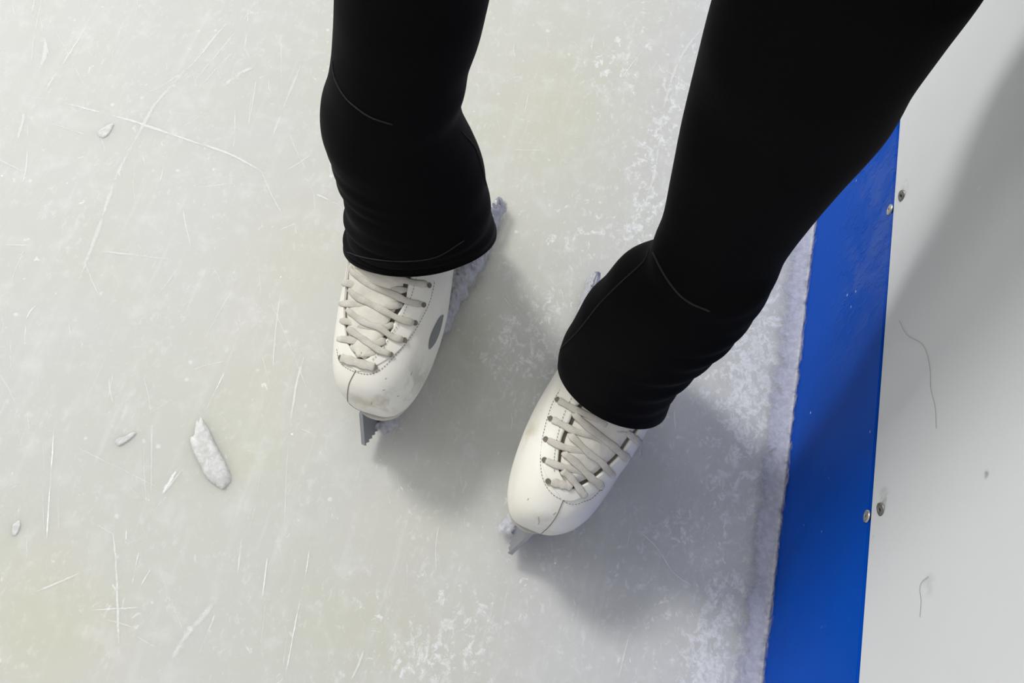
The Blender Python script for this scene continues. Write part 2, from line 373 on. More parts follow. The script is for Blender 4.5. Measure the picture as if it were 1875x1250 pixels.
# ------------------------------------------------------------------ boards: blue kick strip and white panel
def slab(y0, y1, z0, z1, x0, th, bev, ny=2):
    """board standing in the plane x=x0, facing -x, bevelled"""
    bm = bmesh.new(); bmesh.ops.create_cube(bm, size=1)
    for v in bm.verts: v.co = ((v.co.x + .5) * th + x0, y0 + (v.co.y + .5) * (y1 - y0), z0 + (v.co.z + .5) * (z1 - z0))
    bmesh.ops.bevel(bm, geom=[e for e in bm.edges], offset=bev, segments=3, affect='EDGES')
    me = bpy.data.meshes.new('m'); bm.to_mesh(me); bm.free(); return me
wl = link('wall_right', slab(-1.2, 2.4, KH + .0008, 1.15, D, .012, .0012), WHITE)
tag(wl, 'white plastic rink board panel above the blue kick strip', 'rink board', kind='structure')
link('board_cap', slab(-1.2, 2.4, 1.15, 1.17, D - .01, .12, .004), BLUE, wl)
link('board_core', slab(-1.2, 2.4, .0, 1.15, D + .0135, .05, .002), DARK, wl)
kp = link('kick_strip', slab(-1.2, 2.4, 0.0, KH - .0008, D - .0006, .013, .0009), BLUE)
tag(kp, 'wide blue plastic kick strip along the foot of the white rink board', 'kick plate')
def screw(px, parent, x0, r, tilt):
    p = atx(px, x0); bm = bmesh.new(); seg = 28
    prof = [(0, .0006), (.20, .0006), (.24, .0011), (.42, .0016), (.62, .0015), (.72, .0010), (.80, .0013), (.95, .0010), (1, 0)]
    rings = []
    for (a, h) in prof:
        if a == 0: rings.append([bm.verts.new((0, 0, h))]); continue
        n6 = [bm.verts.new((a * r * math.cos(2 * math.pi * k / seg), a * r * math.sin(2 * math.pi * k / seg), h * (r / .005))) for k in range(seg)]
        rings.append(n6)
    for k in range(seg): bm.faces.new((rings[0][0], rings[1][k], rings[1][(k + 1) % seg])).material_index = 1
    for i in range(1, len(rings) - 1):
        for k in range(seg):
            f = bm.faces.new((rings[i][k], rings[i + 1][k], rings[i + 1][(k + 1) % seg], rings[i][(k + 1) % seg])); f.smooth = True
            if i == 1: f.material_index = 1
    m = bpy.data.meshes.new('m'); bmesh.ops.recalc_face_normals(bm, faces=bm.faces); bm.to_mesh(m); bm.free()
    o = link('screw', m, [SCREW, DARK], parent)
    o.rotation_euler = (tilt, -math.pi / 2, 0); o.location = (x0 - .0001, p[1], p[2]); return o
for px in ((1630, 384), (1588, 945)): screw(px, kp, D - .0006, .0046, 0)
SCREW = mat_steel('weathered_screw', (.30, .29, .27), .55)
for px in ((1652.5, 359), (1614, 933)): screw(px, wl, D, .0050, .3)
# slush frozen along the foot of the boards
ny, nx = 420, 26; sv, scov = [], []
yy = np.linspace(-.4, 1.3, ny)
w1 = np.convolve(nr.normal(0, 1, ny + 40), np.hanning(41) / 20, 'same')[20:-20] * .5
w2 = np.convolve(nr.normal(0, 1, ny + 14), np.hanning(15) / 7, 'same')[7:-7] * .5
for i, y in enumerate(yy):
    wid = .030 + .004 * w1[i] + .002 * w2[i]; hh = .014 + .004 * w1[i] + .003 * w2[i]
    for j in range(nx):
        t = j / (nx - 1)
        if t < .68: x = D - .0012 - wid * (1 - t / .68); z = .0007 + .003 * (t / .68) ** 2
        else: x = D - .0012; z = .0037 + hh * (t - .68) / .32
        z2 = .0005 * math.sin(y * 310 + j) if 2 < j < nx - 2 else 0
        sv.append((x - abs(z2), y, z)); scov.append(min(1, min(t * 1.9, (1 - t) * 2.1)))
me = mesh(sv, [f[::-1] for f in grid_faces(ny, nx)])
a = me.attributes.new('cover', 'FLOAT', 'POINT'); a.data.foreach_set('value', np.array(scov, np.float32))
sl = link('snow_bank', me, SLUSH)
tag(sl, 'thin lavender-white bank of slush frozen along the foot of the blue strip', 'snow', kind='stuff')
# hairs stuck to the white board
def hair(px, label):
    pts = catmull([atx(p, D - .0006) for p in px], 60)
    o = link('hair_strand', tube_mesh([[tuple(p) for p in pts]], .00012, 5), HAIR); tag(o, label, 'hair', 'loose hairs on the white board')
hair([(1646, 585), (1660, 612), (1690, 632), (1702, 670), (1704, 710), (1712, 745), (1714, 785)], 'long dark hair curving down the white board at its shadow edge')
hair([(1700, 1055), (1688, 1065), (1684, 1078), (1686, 1100), (1684, 1130)], 'short hooked hair on the lower part of the white board')

# ------------------------------------------------------------------ ice chips
def chip(px, h, label, seed):
    r_ = np.random.RandomState(seed)
    out = np.array([atz(p, 0) for p in px]); out = np.vstack([out, out[:1]]); n = 60
    ring = catmull(out, n + 1)[:-1]; c = ring.mean(0); V, Fc = [], []; lv = 9
    for k in range(lv):
        t = k / (lv - 1); s = 1 - t ** 1.5 * .9
        for i in range(n):
            p = c + (ring[i] - c) * (s * (1 + .022 * r_.normal()) if k < lv - 1 else 0.10)
            V.append((p[0], p[1], .0003 + h * (math.sin(min(1, t * 1.7) * math.pi / 2)) * (1 + .05 * r_.normal())))
    me = mesh(V, grid_faces(lv, n, True) + [tuple((lv - 1) * n + i for i in range(n))])
    at_ = me.attributes.new('cover', 'FLOAT', 'POINT'); at_.data.foreach_set('value', np.array([min(1, .15 + k * .3) for k in range(lv) for i in range(n)], np.float32))
    o = link('ice_chip', me, CHIP)
    o.data.transform(Matrix.Translation((-c[0], -c[1], 0))); o.location = (c[0], c[1], 0)
    tag(o, label, 'ice chip'); return o
sc7 = lambda L: [(x / 2.083, 650 + y / 2.083) for x, y in L]
chip(sc7([(770, 235), (745, 262), (742, 300), (725, 322), (738, 372), (765, 425), (790, 470), (822, 500), (852, 514), (868, 500), (885, 470), (862, 410), (830, 350), (800, 285)]), .0038, 'large elongated white shard of shaved ice lying left of the skates', 1)
chip(sc7([(437, 335), (450, 318), (480, 310), (505, 295), (522, 297), (505, 318), (480, 335), (455, 348)]), .0014, 'small wedge of white ice left of the large shard', 2)
chip([(24, 960), (36, 952), (38, 965), (30, 980), (22, 978)], .0009, 'tiny flat ice flake at the left edge of the picture', 3)
chip([(176, 243), (186, 236), (205, 226), (208, 232), (196, 250), (184, 252)], .0009, 'small dull ice flake beside the long scratch at upper left', 4)

# ------------------------------------------------------------------ skates
# boot rings: Top(y,z), Bottom(y,z), half width, centre x shift   (metres, boot-local, z above sole)
RING = [
    ((.2510, .0195), (.2510, .0185), .0008, .0095), ((.2500, .032), (.2500, .009), .0125, .0095), ((.2465, .040), (.2465, .005), .0205, .009), ((.2400, .0465), (.2400, .003), .0275, .008),
    ((.2290, .0520), (.2290, .001), .0340, .0065), ((.2130, .0565), (.2130, 0), .0390, .0045), ((.1930, .0620), (.1930, 0), .0425, .002), ((.1720, .0710), (.1700, 0), .0440, 0),
    ((.1540, .0830), (.1480, .001), .0430, 0), ((.1390, .0960), (.1230, .006), .0405, 0), ((.1280, .1090), (.0950, .014), .0380, 0), ((.1200, .1220), (.0680, .021), .0360, 0),
    ((.1150, .1350), (.0400, .025), .0350, 0), ((.1110, .1470), (.0150, .028), .0345, 0), ((.1080, .1590), (.0000, .036), .0345, 0), ((.1060, .1700), (-.0040, .056), .0345, 0),
    ((.1030, .1780), (-.0010, .080), .0340, 0), ((.1010, .1840), (.0060, .105), .0330, 0), ((.0990, .1880), (.0090, .130), .0320, 0)]
_tz = lambda z: z if z < .12 else .12 + (z - .12) * .45
_hy = lambda y: y + .013 * max(0.0, 1 - max(y, 0) / .11)
RING = [((_hy(a[0]), _tz(a[1])), (_hy(b[0]), b[1]), w - (.003 if a[1] > .13 else 0), c) for a, b, w, c in RING]
NU, NV = 120, 96
RG = catmull([[a[0], a[1], b[0], b[1], w, c] for a, b, w, c in RING], NU)
RG[:, 4] = np.maximum(RG[:, 4], .0006)
def sole_z(y):          # underside height of the boot above the ice
    return .050
def surf(u, v, off=0.0, mirror=1):
    """u in 0..1 toe to collar; v in -1..1 round the boot, 0 = top line"""
    x = min(max(u, 0), 1) * (NU - 1); i = min(int(x), NU - 2); f = x - i
    ty, tz, by, bz, w, c = RG[i] * (1 - f) + RG[i + 1] * f
    an = abs(v) * math.pi; sg = 1 if v >= 0 else -1
    co, si = math.cos(an), math.sin(an)
    toe = 1 - min(1, max(0, (u - .38) / .25))            # flat-bottomed, domed section over the foot
    ec = .92 if co > 0 else (1 - .45 * toe); es = .92 - .12 * toe if co > 0 else 1 - .42 * toe
    h = (abs(co) ** ec) * (1 if co > 0 else -1)
    s = abs(si) ** es
    h = h - .12 * toe * (1 - h * h)                      # widest below the middle
    my, mz = (ty + by) / 2, (tz + bz) / 2; hy, hz = (ty - by) / 2, (tz - bz) / 2
    hl = math.hypot(hy, hz) + 1e-9
    p = np.array([mirror * c + sg * s * (w + off), my + hy * h * (hl + off) / hl, mz + hz * h * (hl + off) / hl])
    return p
def vtop(u):            # half width of the lace opening in v
    u0 = .315
    if u <= u0: return 0.0
    t = (u - u0)
    return .205 * math.sqrt(min(1, t / .085)) * (1 - .12 * min(1, t / .5))
def bez_ribbon(pts, nrm, w, th):
    """flat lace: pts/normals arrays -> closed flat tube with rounded edges"""
    V, Fc = [], []; n = len(pts); seg = 8
    for i in range(n):
        t = _n(pts[min(i + 1, n - 1)] - pts[max(i - 1, 0)]); s = _n(np.cross(t, nrm[i])); u = np.cross(s, t)
        for k in range(seg):
            a = 2 * math.pi * k / seg
            ca, sa = math.cos(a), math.sin(a)
            V.append(pts[i] + s * (w[i] * .5 * math.copysign(abs(ca) ** .8, ca)) + u * (th * .5 * math.copysign(abs(sa) ** .6, sa)))
    Fc = grid_faces(n, seg, True); Fc.append(tuple(range(seg))[::-1]); Fc.append(tuple((n - 1) * seg + k for k in range(seg)))
    return V, Fc

def make_skate(name_label, base, yaw, lean, mirror, off, shear, data):
    """base = point on the ice under the heel, yaw of the blade, lean (rad, + tips the top towards local +x), shear = roll of the ankle"""
    B = base
    root = bpy.data.objects.new('ice_skate', None); scn.collection.objects.link(root)
    root.location = (B[0], B[1], 0); root.rotation_euler = Matrix.Rotation(yaw, 4, 'Z').__matmul__(Matrix.Rotation(lean, 4, 'Y')).to_euler()
    Mw = Matrix.Translation((B[0], B[1], 0)) @ Matrix.Rotation(yaw, 4, 'Z') @ Matrix.Rotation(lean, 4, 'Y')
    Mi = Mw.inverted()
    root.rotation_mode = 'XYZ'; root.empty_display_size = .05
    tag(root, name_label, 'ice skate', 'the pair of white figure skates')
    ox, oy, oz, rz = off                                 # boot position on the blade
    Rz = Matrix.Rotation(rz, 3, 'Z')
    def L(p):
        q_ = Rz @ Vector((p[0] * data.get('ws', 1), p[1] - .12, 0)); return np.array([q_.x + ox + shear * min(.065, max(0, p[2] - .045)), q_.y + .12 + oy, p[2] + oz])
    def shell(u0, u1, off_, pos, neg, nu=NU, nv=NV):
        V = []
        for u in np.linspace(u0, u1, nu):
            a, b = pos(u), neg(u)
            for j in range(nv):
                v = a + (2 + b - a) * j / (nv - 1); v = v if v <= 1 else v - 2
                V.append(L(surf(u, v, off_, mirror)))
        return V
    Fc = grid_faces(NU, NV)
    # closed envelope used only to lay things on the leather
    zero = lambda u: 0.0
    Ve = shell(0, 1, .0024, zero, zero); env = BVHTree.FromPolygons([Vector(v) for v in Ve], Fc)
    cam_l = Mi @ Vector(CAM)
    def cast(px):
        d = (Mi.to_3x3() @ Vector(ray(px))).normalized(); r = env.ray_cast(cam_l, d)
        if r[0] is None:
            best = None
            for k in range(160):
                p = cam_l + d * (.45 + k * .0025); q_ = env.find_nearest(p)
                if best is None or q_[3] < best[3]: best = q_
            r = best
        return r, d
    def hit(px, up=.0):
        r, d = cast(px); loc, nn = r[0], r[1]
        if nn.dot(d) > 0: nn = -nn
        return np.array(loc + nn * up), np.array(nn)
    def uv(px):
        r, d = cast(px); i_, j_ = divmod(r[2], NV - 1); v = 2 * (j_ + .5) / (NV - 1)
        return (i_ + .5) / (NU - 1), (v if v <= 1 else v - 2)
    # lace opening and facing edge: where the photographed edges fall on the boot surface
    def edgefun(pts, um, fill):
        P_ = sorted(uv(p) for p in pts); us_ = np.array([p[0] for p in P_]); vs_ = np.array([p[1] for p in P_])
        uu = np.linspace(0, 1, 201); vv = np.interp(uu, us_, vs_)
        k = np.hanning(9); k /= k.sum(); sm = np.convolve(np.pad(vv, 4, 'edge'), k, 'valid')
        return lambda u: float(np.interp(u, uu, sm))
    ut, vc = uv(data['throat'])
    ep, en = edgefun(data['open_left'], 0, 0), edgefun(data['open_right'], 0, 0)
    def blend(f, u, u0, span):
        if u <= u0: return vc
        t = min(1, (u - u0) / span); return vc + (f(max(u, u0)) - vc) * math.sqrt(t * (2 - t))
    pos = lambda u: blend(ep, u, ut, .05); neg = lambda u: blend(en, u, ut, .05)
    V = shell(0, 1, .0022, pos, neg)
    Fb0 = Fc + [tuple(range(NV))[::-1]]
    me = mesh(V, Fb0); bm = bmesh.new(); bm.from_mesh(me); bmesh.ops.remove_doubles(bm, verts=bm.verts, dist=.00002)
    bmesh.ops.recalc_face_normals(bm, faces=bm.faces); bm.to_mesh(me); bm.free(); me.polygons.foreach_set('use_smooth', [True] * len(me.polygons))
    spots = [(tuple(L(surf(*s_[0], 0, mirror))), s_[1], s_[2], s_[3]) for s_ in data['spots']]
    boot = link('boot', me, mat_leather(spots), root)
    so = boot.modifiers.new('t', 'SOLIDIFY'); so.thickness = .0022; so.offset = -1
    # facing: second layer of leather round the opening out to the stitch line
    fu, _v = uv(data['facing_tip']); fu = min(fu, ut - .03)
    fp, fn = edgefun(data['face_left'], 0, 0), edgefun(data['face_right'], 0, 0)
    Vf, Ff = [], []; nuf, nvf = 120, 30
    for side, inner, outer in ((1, pos, fp), (-1, neg, fn)):
        base = len(Vf)
        for u in np.linspace(fu, 1, nuf):
            a = inner(u); b_ = blend(outer, u, fu, .10)
            if (b_ - a) * side < .015: b_ = a + side * .015 * min(1, (u - fu) / .02)
            for j in range(nvf):
                v = a + (b_ - a) * j / (nvf - 1); e_ = min(1, min(j if u > ut + .004 else 9, nvf - 1 - j) / 2)
                Vf.append(L(surf(u, v, .0021 + .0010 * e_ ** .5, mirror)))
        Ff += [tuple(x + base for x in f) for f in grid_faces(nuf, nvf)]
    mf = mesh(Vf, Ff); bm = bmesh.new(); bm.from_mesh(mf); bmesh.ops.recalc_face_normals(bm, faces=bm.faces); bm.to_mesh(mf); bm.free()
    link('facing', mf, boot.data.materials[0], boot)
    # lining seen in the gap between the opening edge and the tongue
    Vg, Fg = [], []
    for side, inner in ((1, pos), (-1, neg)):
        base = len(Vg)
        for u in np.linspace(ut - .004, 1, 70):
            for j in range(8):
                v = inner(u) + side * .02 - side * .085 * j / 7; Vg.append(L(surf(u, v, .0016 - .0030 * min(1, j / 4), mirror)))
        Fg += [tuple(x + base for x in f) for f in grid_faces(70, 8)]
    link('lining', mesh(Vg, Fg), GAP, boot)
    # tongue: padded, runs under the laces
    Vt = []; us = np.linspace(ut + .012, 1, 90); nt_ = 25
    for u in us:
        for j in range(nt_):
            s = j / (nt_ - 1) * 2 - 1; a, b = pos(u) - .034, neg(u) + .034
            if a - b < .01: m_ = (a + b) / 2; a, b = m_ + .005, m_ - .005
            v = (a + b) / 2 + (a - b) / 2 * s
            bulge = -.0012 + .0022 * (1 - s ** 4) + .0005 * math.sin(u * 95 + s * 3) * (1 - s * s)
            Vt.append(L(surf(u, v, bulge, mirror)))
    tg = link('tongue', mesh(Vt, grid_faces(90, nt_)), LINING, root)
    so = tg.modifiers.new('t', 'SOLIDIFY'); so.thickness = .003; so.offset = -1
    def tongue_hit(px): return hit(px, -.0006)
    # holes punched in the tongue, eyelets, perforations
    def dot(px, r, mat, parent, name, up=.0002, sq=1.0, merge=None):
        p, nn = hit(px, up); nn = Vector(nn); a = nn.orthogonal().normalized(); b = nn.cross(a); seg = 16
        Vd = [tuple(Vector(p) + (a * math.cos(2 * math.pi * k / seg) + b * math.sin(2 * math.pi * k / seg)) * r * (1 if 1 else 0)) for k in range(seg)]
        Vd += [tuple(Vector(p) + (a * math.cos(2 * math.pi * k / seg) + b * math.sin(2 * math.pi * k / seg)) * r * .6 - nn * .0002) for k in range(seg)]
        Fd = [(k, (k + 1) % seg, seg + (k + 1) % seg, seg + k) for k in range(seg)] + [tuple(seg + k for k in range(seg))]
        if merge is not None:
            bs = len(merge[0]); merge[0].extend(Vd); merge[1].extend([tuple(x + bs for x in f) for f in Fd]); return
        return link(name, mesh(Vd, Fd), mat, parent)
    UP = .0015
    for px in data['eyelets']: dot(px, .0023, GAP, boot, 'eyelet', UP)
    mg = ([], [])
    for px in data['holes']: dot(px, .0009, DARK, tg, 'punch_hole', .0006)
    # stitches: short dashes
    paths = []
    for line, up in data['stitches']:
        pl = catmull(line, 200); L3 = np.array([hit(p, up)[0] for p in pl])
        seglen = np.linalg.norm(np.diff(L3, axis=0), axis=1); cum = np.concatenate([[0], np.cumsum(seglen)])
        s = 0
        while s < cum[-1] - .0018:
            q_ = [tuple(np.array([np.interp(x, cum, L3[:, k]) for k in range(3)])) for x in (s, s + .0009, s + .0018)]
            paths.append(q_); s += .0027
    link('stitching', tube_mesh(paths, .00026, 5), THREAD, boot)
    sp = []
    for line, up, r in data['seams']:
        sp.append([tuple(hit(p, up)[0]) for p in catmull(line, 90)])
    if sp: link('toe_seam', tube_mesh(sp, .00032, 6), THREAD, boot)
    sp = []
    for line, up, r in data['ridges']:
        sp.append([tuple(hit(p, up)[0]) for p in catmull(line, 90)])
    if sp: link('edge_piping', tube_mesh(sp, .0011, 6), boot.data.materials[0], boot)
    # laces
    for (line, w, up) in data['laces']:
        n = 60; line = [np.array(p_) for p_ in line]; dd = line[0] - line[1]; line[0] = line[0] + dd / np.linalg.norm(dd) * (3.5 if up >= .001 else 0); px = catmull(line, n); hp = [hit(p, 0) for p in px]
        pos = np.array([h[0] for h in hp]); nn = np.array([h[1] for h in hp])
        for _ in range(10):
            pos[1:-1] = (pos[:-2] + 2 * pos[1:-1] + pos[2:]) / 4; nn[1:-1] = (nn[:-2] + 2 * nn[1:-1] + nn[2:]) / 4
        nn = nn / np.linalg.norm(nn, axis=1)[:, None]
        lift = np.array([up + .0007 * math.sin(min(1, k / 6) * math.pi / 2) for k in range(n)])
        e = data.get('dip', 1)
        endd = np.array([min(1, k / 4) for k in range(n)]); lift = lift - (1 - endd) * .0022
        pos = pos + nn * lift[:, None]
        ph = rng.uniform(0, 6); ww = np.array([w * (1 + .10 * math.sin(k * .33 + ph)) * (.65 + .35 * min(1, min(k, n - 1 - k) / 4)) for k in range(n)])
        V_, F_ = bez_ribbon(pos, nn, ww, .0012); link('lace', mesh(V_, F_), LACE, root)
    # dark grey oval patch on the side of the boot
    if 'oval_patch' in data:
        c, pts = data['oval_patch']; ring = catmull(pts + pts[:1], 41)[:-1]; Vb = [tuple(hit(c, .0004)[0])]; lv = 5
        for k in range(1, lv + 1):
            for p in ring: Vb.append(tuple(hit(np.array(c) + (p - np.array(c)) * k / lv, .0004)[0]))
        Fb = [(0, 1 + k, 1 + (k + 1) % 40) for k in range(40)]
        for r_ in range(lv - 1):
            for k in range(40): a = 1 + r_ * 40; Fb.append((a + k, a + 40 + k, a + 40 + (k + 1) % 40, a + (k + 1) % 40))
        o = link('side_oval', mesh(Vb, Fb), OVAL, boot); o['label'] = 'dark grey oval on the side'
    # scuffs: thin worn marks on the leather
    if data.get('scuffs'):
        for line in data['scuffs']: link('scuff_mark', tube_mesh([[tuple(hit(p, .0000)[0]) for p in catmull(line, 12)]], .00016, 5), THREAD, boot)
    # ---- sole and stacked heel
    def outline(off_, n=90):
        pts = []
        for i in range(n):
            u = (i / (n - 1)); u = u ** 1.0 * .69
            best = None
            for v in (.60, .66, .72, .78):
                p = surf(u, v, off_, mirror)
                if best is None or abs(p[0] - mirror * RG[int(u * (NU - 1)), 5]) > abs(best[0] - mirror * RG[int(u * (NU - 1)), 5]): best = p
            pts.append((best, surf(u, -.7, off_, mirror)))
        return pts
    # footprint from explicit half-widths so the welt shows as a thin rim
    ys_ = np.linspace(0, 1, 60); foot = []
    FW = [(.2530, .004), (.2515, .0145), (.2465, .0235), (.2380, .0300), (.2250, .0360), (.2050, .0410), (.1850, .0435), (.1600, .0410), (.1350, .0350), (.1100, .0300), (.0850, .0290), (.0600, .0300), (.0350, .0300), (.0150, .0270), (.0020, .0180), (-.0030, .006)]
    FW = [(.12 + (y - .12) * .985, max(.003, w - .0045 - (.003 if y < .07 else 0))) for y, w in FW]; FW = [(_hy(y), w) for y, w in FW][:]; FW = sorted(FW, reverse=True); FW = catmull(FW, 70)
    cxs = lambda y: mirror * np.interp(y, [.17, .193, .213, .229, .24, .25], [0, .002, .0045, .0065, .008, .0095])
    zs = lambda y: float(np.interp(y, [0, .015, .04, .068, .095, .123, .148, .17], [.028, .026, .023, .019, .012, .0045, .0005, 0]))
    def prism(rows, thick, zoff):
        V_, F_ = [], []; n = len(rows)
        for y, w in rows:
            z = zs(y) + zoff
            for (sx, zz) in ((-1, z), (-1, z - thick), (1, z - thick), (1, z)): V_.append(L((cxs(y) + sx * w, y, zz)))
        F_ = grid_faces(n, 4, True) + [(0, 1, 2, 3), tuple((n - 1) * 4 + k for k in (3, 2, 1, 0))]
        m_ = mesh(V_, F_, False); b_ = bmesh.new(); b_.from_mesh(m_); bmesh.ops.recalc_face_normals(b_, faces=b_.faces)
        b_.to_mesh(m_); b_.free(); return m_
    sole = link('sole', prism([(y, w) for y, w in FW], .0045, .002), SOLE, root)
    link('heel_block', prism([(y, max(w - .001, .004)) for y, w in FW if y < .075], .019, -.003), SOLE, sole)
    # ---- blade
    b0, b1 = sole_b = (.044, .050)
    top = oz - .0035
    prof = []
    # underside, toe to tail, with toe pick teeth
    prof += [(.2755, .0150)]
    for k in range(7):
        f_ = k / 7; prof += [(.2742 - .0046 * k, .0118 - .0110 * f_), (.2742 - .0046 * k - .0012, .0150 - .0110 * f_)]
    prof += [(.2420, .0000)]
    prof += [(.2395, .0022), (.232, .0016), (.21, .0006), (.17, .0), (.12, .0), (.07, .0004), (.03, .0012), (.0, .0024), (-.0130, .0045), (-.0180, .0095), (-.0165, .0150), (-.0100, .0180)]
    prof += [(.006, .0190), (.018, .0260), (.024, top + .018), (.066, top + .012), (.070, .0300), (.078, .0200), (.10, .0165), (.135, .0165), (.155, .0200), (.168, .0300), (.176, top), (.215, top), (.245, top), (.2585, top)]
    bl = link('blade', extrude_profile(prof, .0040), STEEL, root)
    bv = bl.modifiers.new('b', 'BEVEL'); bv.width = .0004; bv.segments = 2; bv.limit_method = 'ANGLE'
    # mounting plates under sole and heel
    def plate(y0, y1, w, z):
        rows = [(y0, w * .5), (y0 + .008, w), ((y0 + y1) / 2, w * .9), (y1 - .008, w), (y1, w * .5)]; V_, F_ = [], []
        for y, ww in rows:
            zz = z if z is not None else 0
            for (sx, dz) in ((-1, 0), (-1, -.0025), (1, -.0025), (1, 0)): V_.append((sx * ww, y, zz + dz))
        return mesh(V_, grid_faces(5, 4, True) + [(0, 1, 2, 3), (19, 18, 17, 16)], False)
    link('mounting_plate', plate(.165, .240, .018, top + .0008), STEEL, bl)
    link('mounting_plate', plate(.020, .074, .016, top + .0030), STEEL, bl)
    # snow caked on the blade's flank
    sd = data['snow_side']; ns, nk = 150, 10; Vs = []; cov = []
    nz = np.convolve(nr.normal(0, 1, ns + 8), np.hanning(9) / 4.5, 'same')[4:-4]
    nz2 = np.convolve(nr.normal(0, 1, ns + 20), np.hanning(21) / 8, 'same')[10:-10]
    for i in range(ns):
        y = -.018 + (.262 + .018) * i / (ns - 1)
        wd = data['snow_w'](y) * (1 + .22 * nz[i] + .25 * nz2[i]); hb = data['snow_h'](y) * (1 + .12 * nz2[i])
        for k in range(nk):
            a = k / (nk - 1) * math.pi / 2
            p = Vector((sd * (.0021 + max(.0004, wd) * math.sin(a)), y, .0004 + max(.001, hb) * math.cos(a) * (1 + .10 * nr.normal())))
            # lower edge lies on the ice
            if k == nk - 1:
                pw = Mw @ p; pw.z = .0005; p = Mi @ pw
            Vs.append(p); e = min(1, min(i, ns - 1 - i) / 5); cov.append(e * min(1, (nk - 1 - k) / 4 + .12))
    ms = mesh(Vs, grid_faces(ns, nk)); at_ = ms.attributes.new('cover', 'FLOAT', 'POINT'); at_.data.foreach_set('value', np.array(cov, np.float32))
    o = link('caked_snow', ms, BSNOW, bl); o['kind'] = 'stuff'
    return root, boot, Mw, L

c1 = lambda L_: [(600 + x / 5.68, 470 + y / 5.68) for x, y in L_]
c3 = lambda L_: [(600 + x / 6.578, 640 + y / 6.578) for x, y in L_]
c4 = lambda L_: [(920 + x / 5.68, 700 + y / 5.68) for x, y in L_]
c2 = lambda L_: [(900 + x / 3.125, 640 + y / 3.125) for x, y in L_]
W = .0056
LEFT = dict(
    throat=c1([(340, 1088)])[0], facing_tip=c1([(330, 1205)])[0],
    open_left=c1([(205, 100), (190, 330), (175, 560), (178, 760), (205, 930), (270, 1050)]),
    open_right=c1([(865, 180), (840, 300), (800, 450), (735, 600), (650, 800), (560, 920), (500, 1000), (420, 1070)]),
    face_left=c1([(95, 960), (120, 1080), (190, 1150), (230, 1180)]),
    face_right=c1([(1105, 290), (1060, 470), (1000, 600), (900, 780), (780, 940), (640, 1090), (540, 1180), (430, 1220)]),
    spots=[((.17, -.40), .026, (.50, .47, .38), .55), ((.10, -.25), .020, (.60, .54, .36), .6), ((.04, .0), .020, (.60, .52, .40), .6), ((.27, -.50), .026, (.42, .43, .38), .6)],
    eyelets=c1([(1048, 296), (992, 498), (905, 688), (796, 868), (655, 1018), (495, 1152), (140, 1050)]),
    holes=c1([(412, 203), (494, 380), (240, 985)]),
    stitches=[(c1([(1030, 150), (1010, 245), (1095, 250), (1105, 290), (1060, 470), (1000, 600), (900, 780), (780, 940), (640, 1090), (540, 1180), (430, 1220), (300, 1200), (190, 1150), (120, 1080), (95, 960)]), .0002),
              (c1([(935, 160), (900, 290), (870, 400), (820, 520), (780, 610), (725, 720), (660, 810), (600, 920), (540, 1000), (450, 1095)]), .0014)],
    seams=[(c3([(345, 225), (322, 280), (262, 400), (240, 520), (245, 640), (290, 720), (390, 795)]), .0001, 1)],
    ridges=[],
    laces=[(c1([(1040, 290), (880, 265), (720, 215), (560, 170), (400, 120), (300, 90)]), W, .0012),
           (c1([(830, 345), (660, 345), (500, 340), (350, 310), (240, 280), (150, 272)]), W * 1.1, .0004),
           (c1([(985, 495), (830, 465), (690, 390), (480, 310), (350, 220), (270, 150), (250, 100)]), W, .0016),
           (c1([(780, 500), (600, 515), (400, 510), (260, 490), (135, 490)]), W * 1.1, .0004),
           (c1([(900, 690), (760, 655), (620, 580), (450, 490), (330, 430), (235, 345)]), W, .0016),
           (c1([(690, 690), (590, 745), (420, 730), (300, 705), (220, 680), (140, 665)]), W, .0004),
           (c1([(788, 868), (660, 830), (560, 745), (440, 710), (320, 640), (215, 550)]), W, .0016),
           (c1([(610, 860), (520, 905), (420, 895), (270, 870), (110, 855)]), W * 1.15, .0004),
           (c1([(650, 1018), (540, 975), (430, 900), (330, 830), (220, 750)]), W, .0016),
           (c1([(520, 985), (420, 1015), (330, 985), (240, 930)]), W * .9, -.0003),
           (c1([(490, 1152), (400, 1130), (300, 1100), (200, 1070), (150, 1055)]), W * 1.35, .0010)],
    oval_patch=((799, 606), [(812, 576), (809, 592), (804, 610), (796, 628), (786, 639), (785, 628), (789, 612), (797, 594), (806, 579)]),
    scuffs=[c3([(520, 665), (535, 625)]), c3([(660, 490), (690, 480)]), c3([(1000, 310), (1018, 265)]), c3([(835, 565), (860, 555)]), c3([(690, 355), (708, 340)])],
    snow_side=-1, snow_w=lambda y: .007 + .008 * math.exp(-((y - .10) / .08) ** 2) + .006 * math.exp(-((y - .24) / .02) ** 2), snow_h=lambda y: .014 + (.018 * math.exp(-((y - .05) / .06) ** 2)))
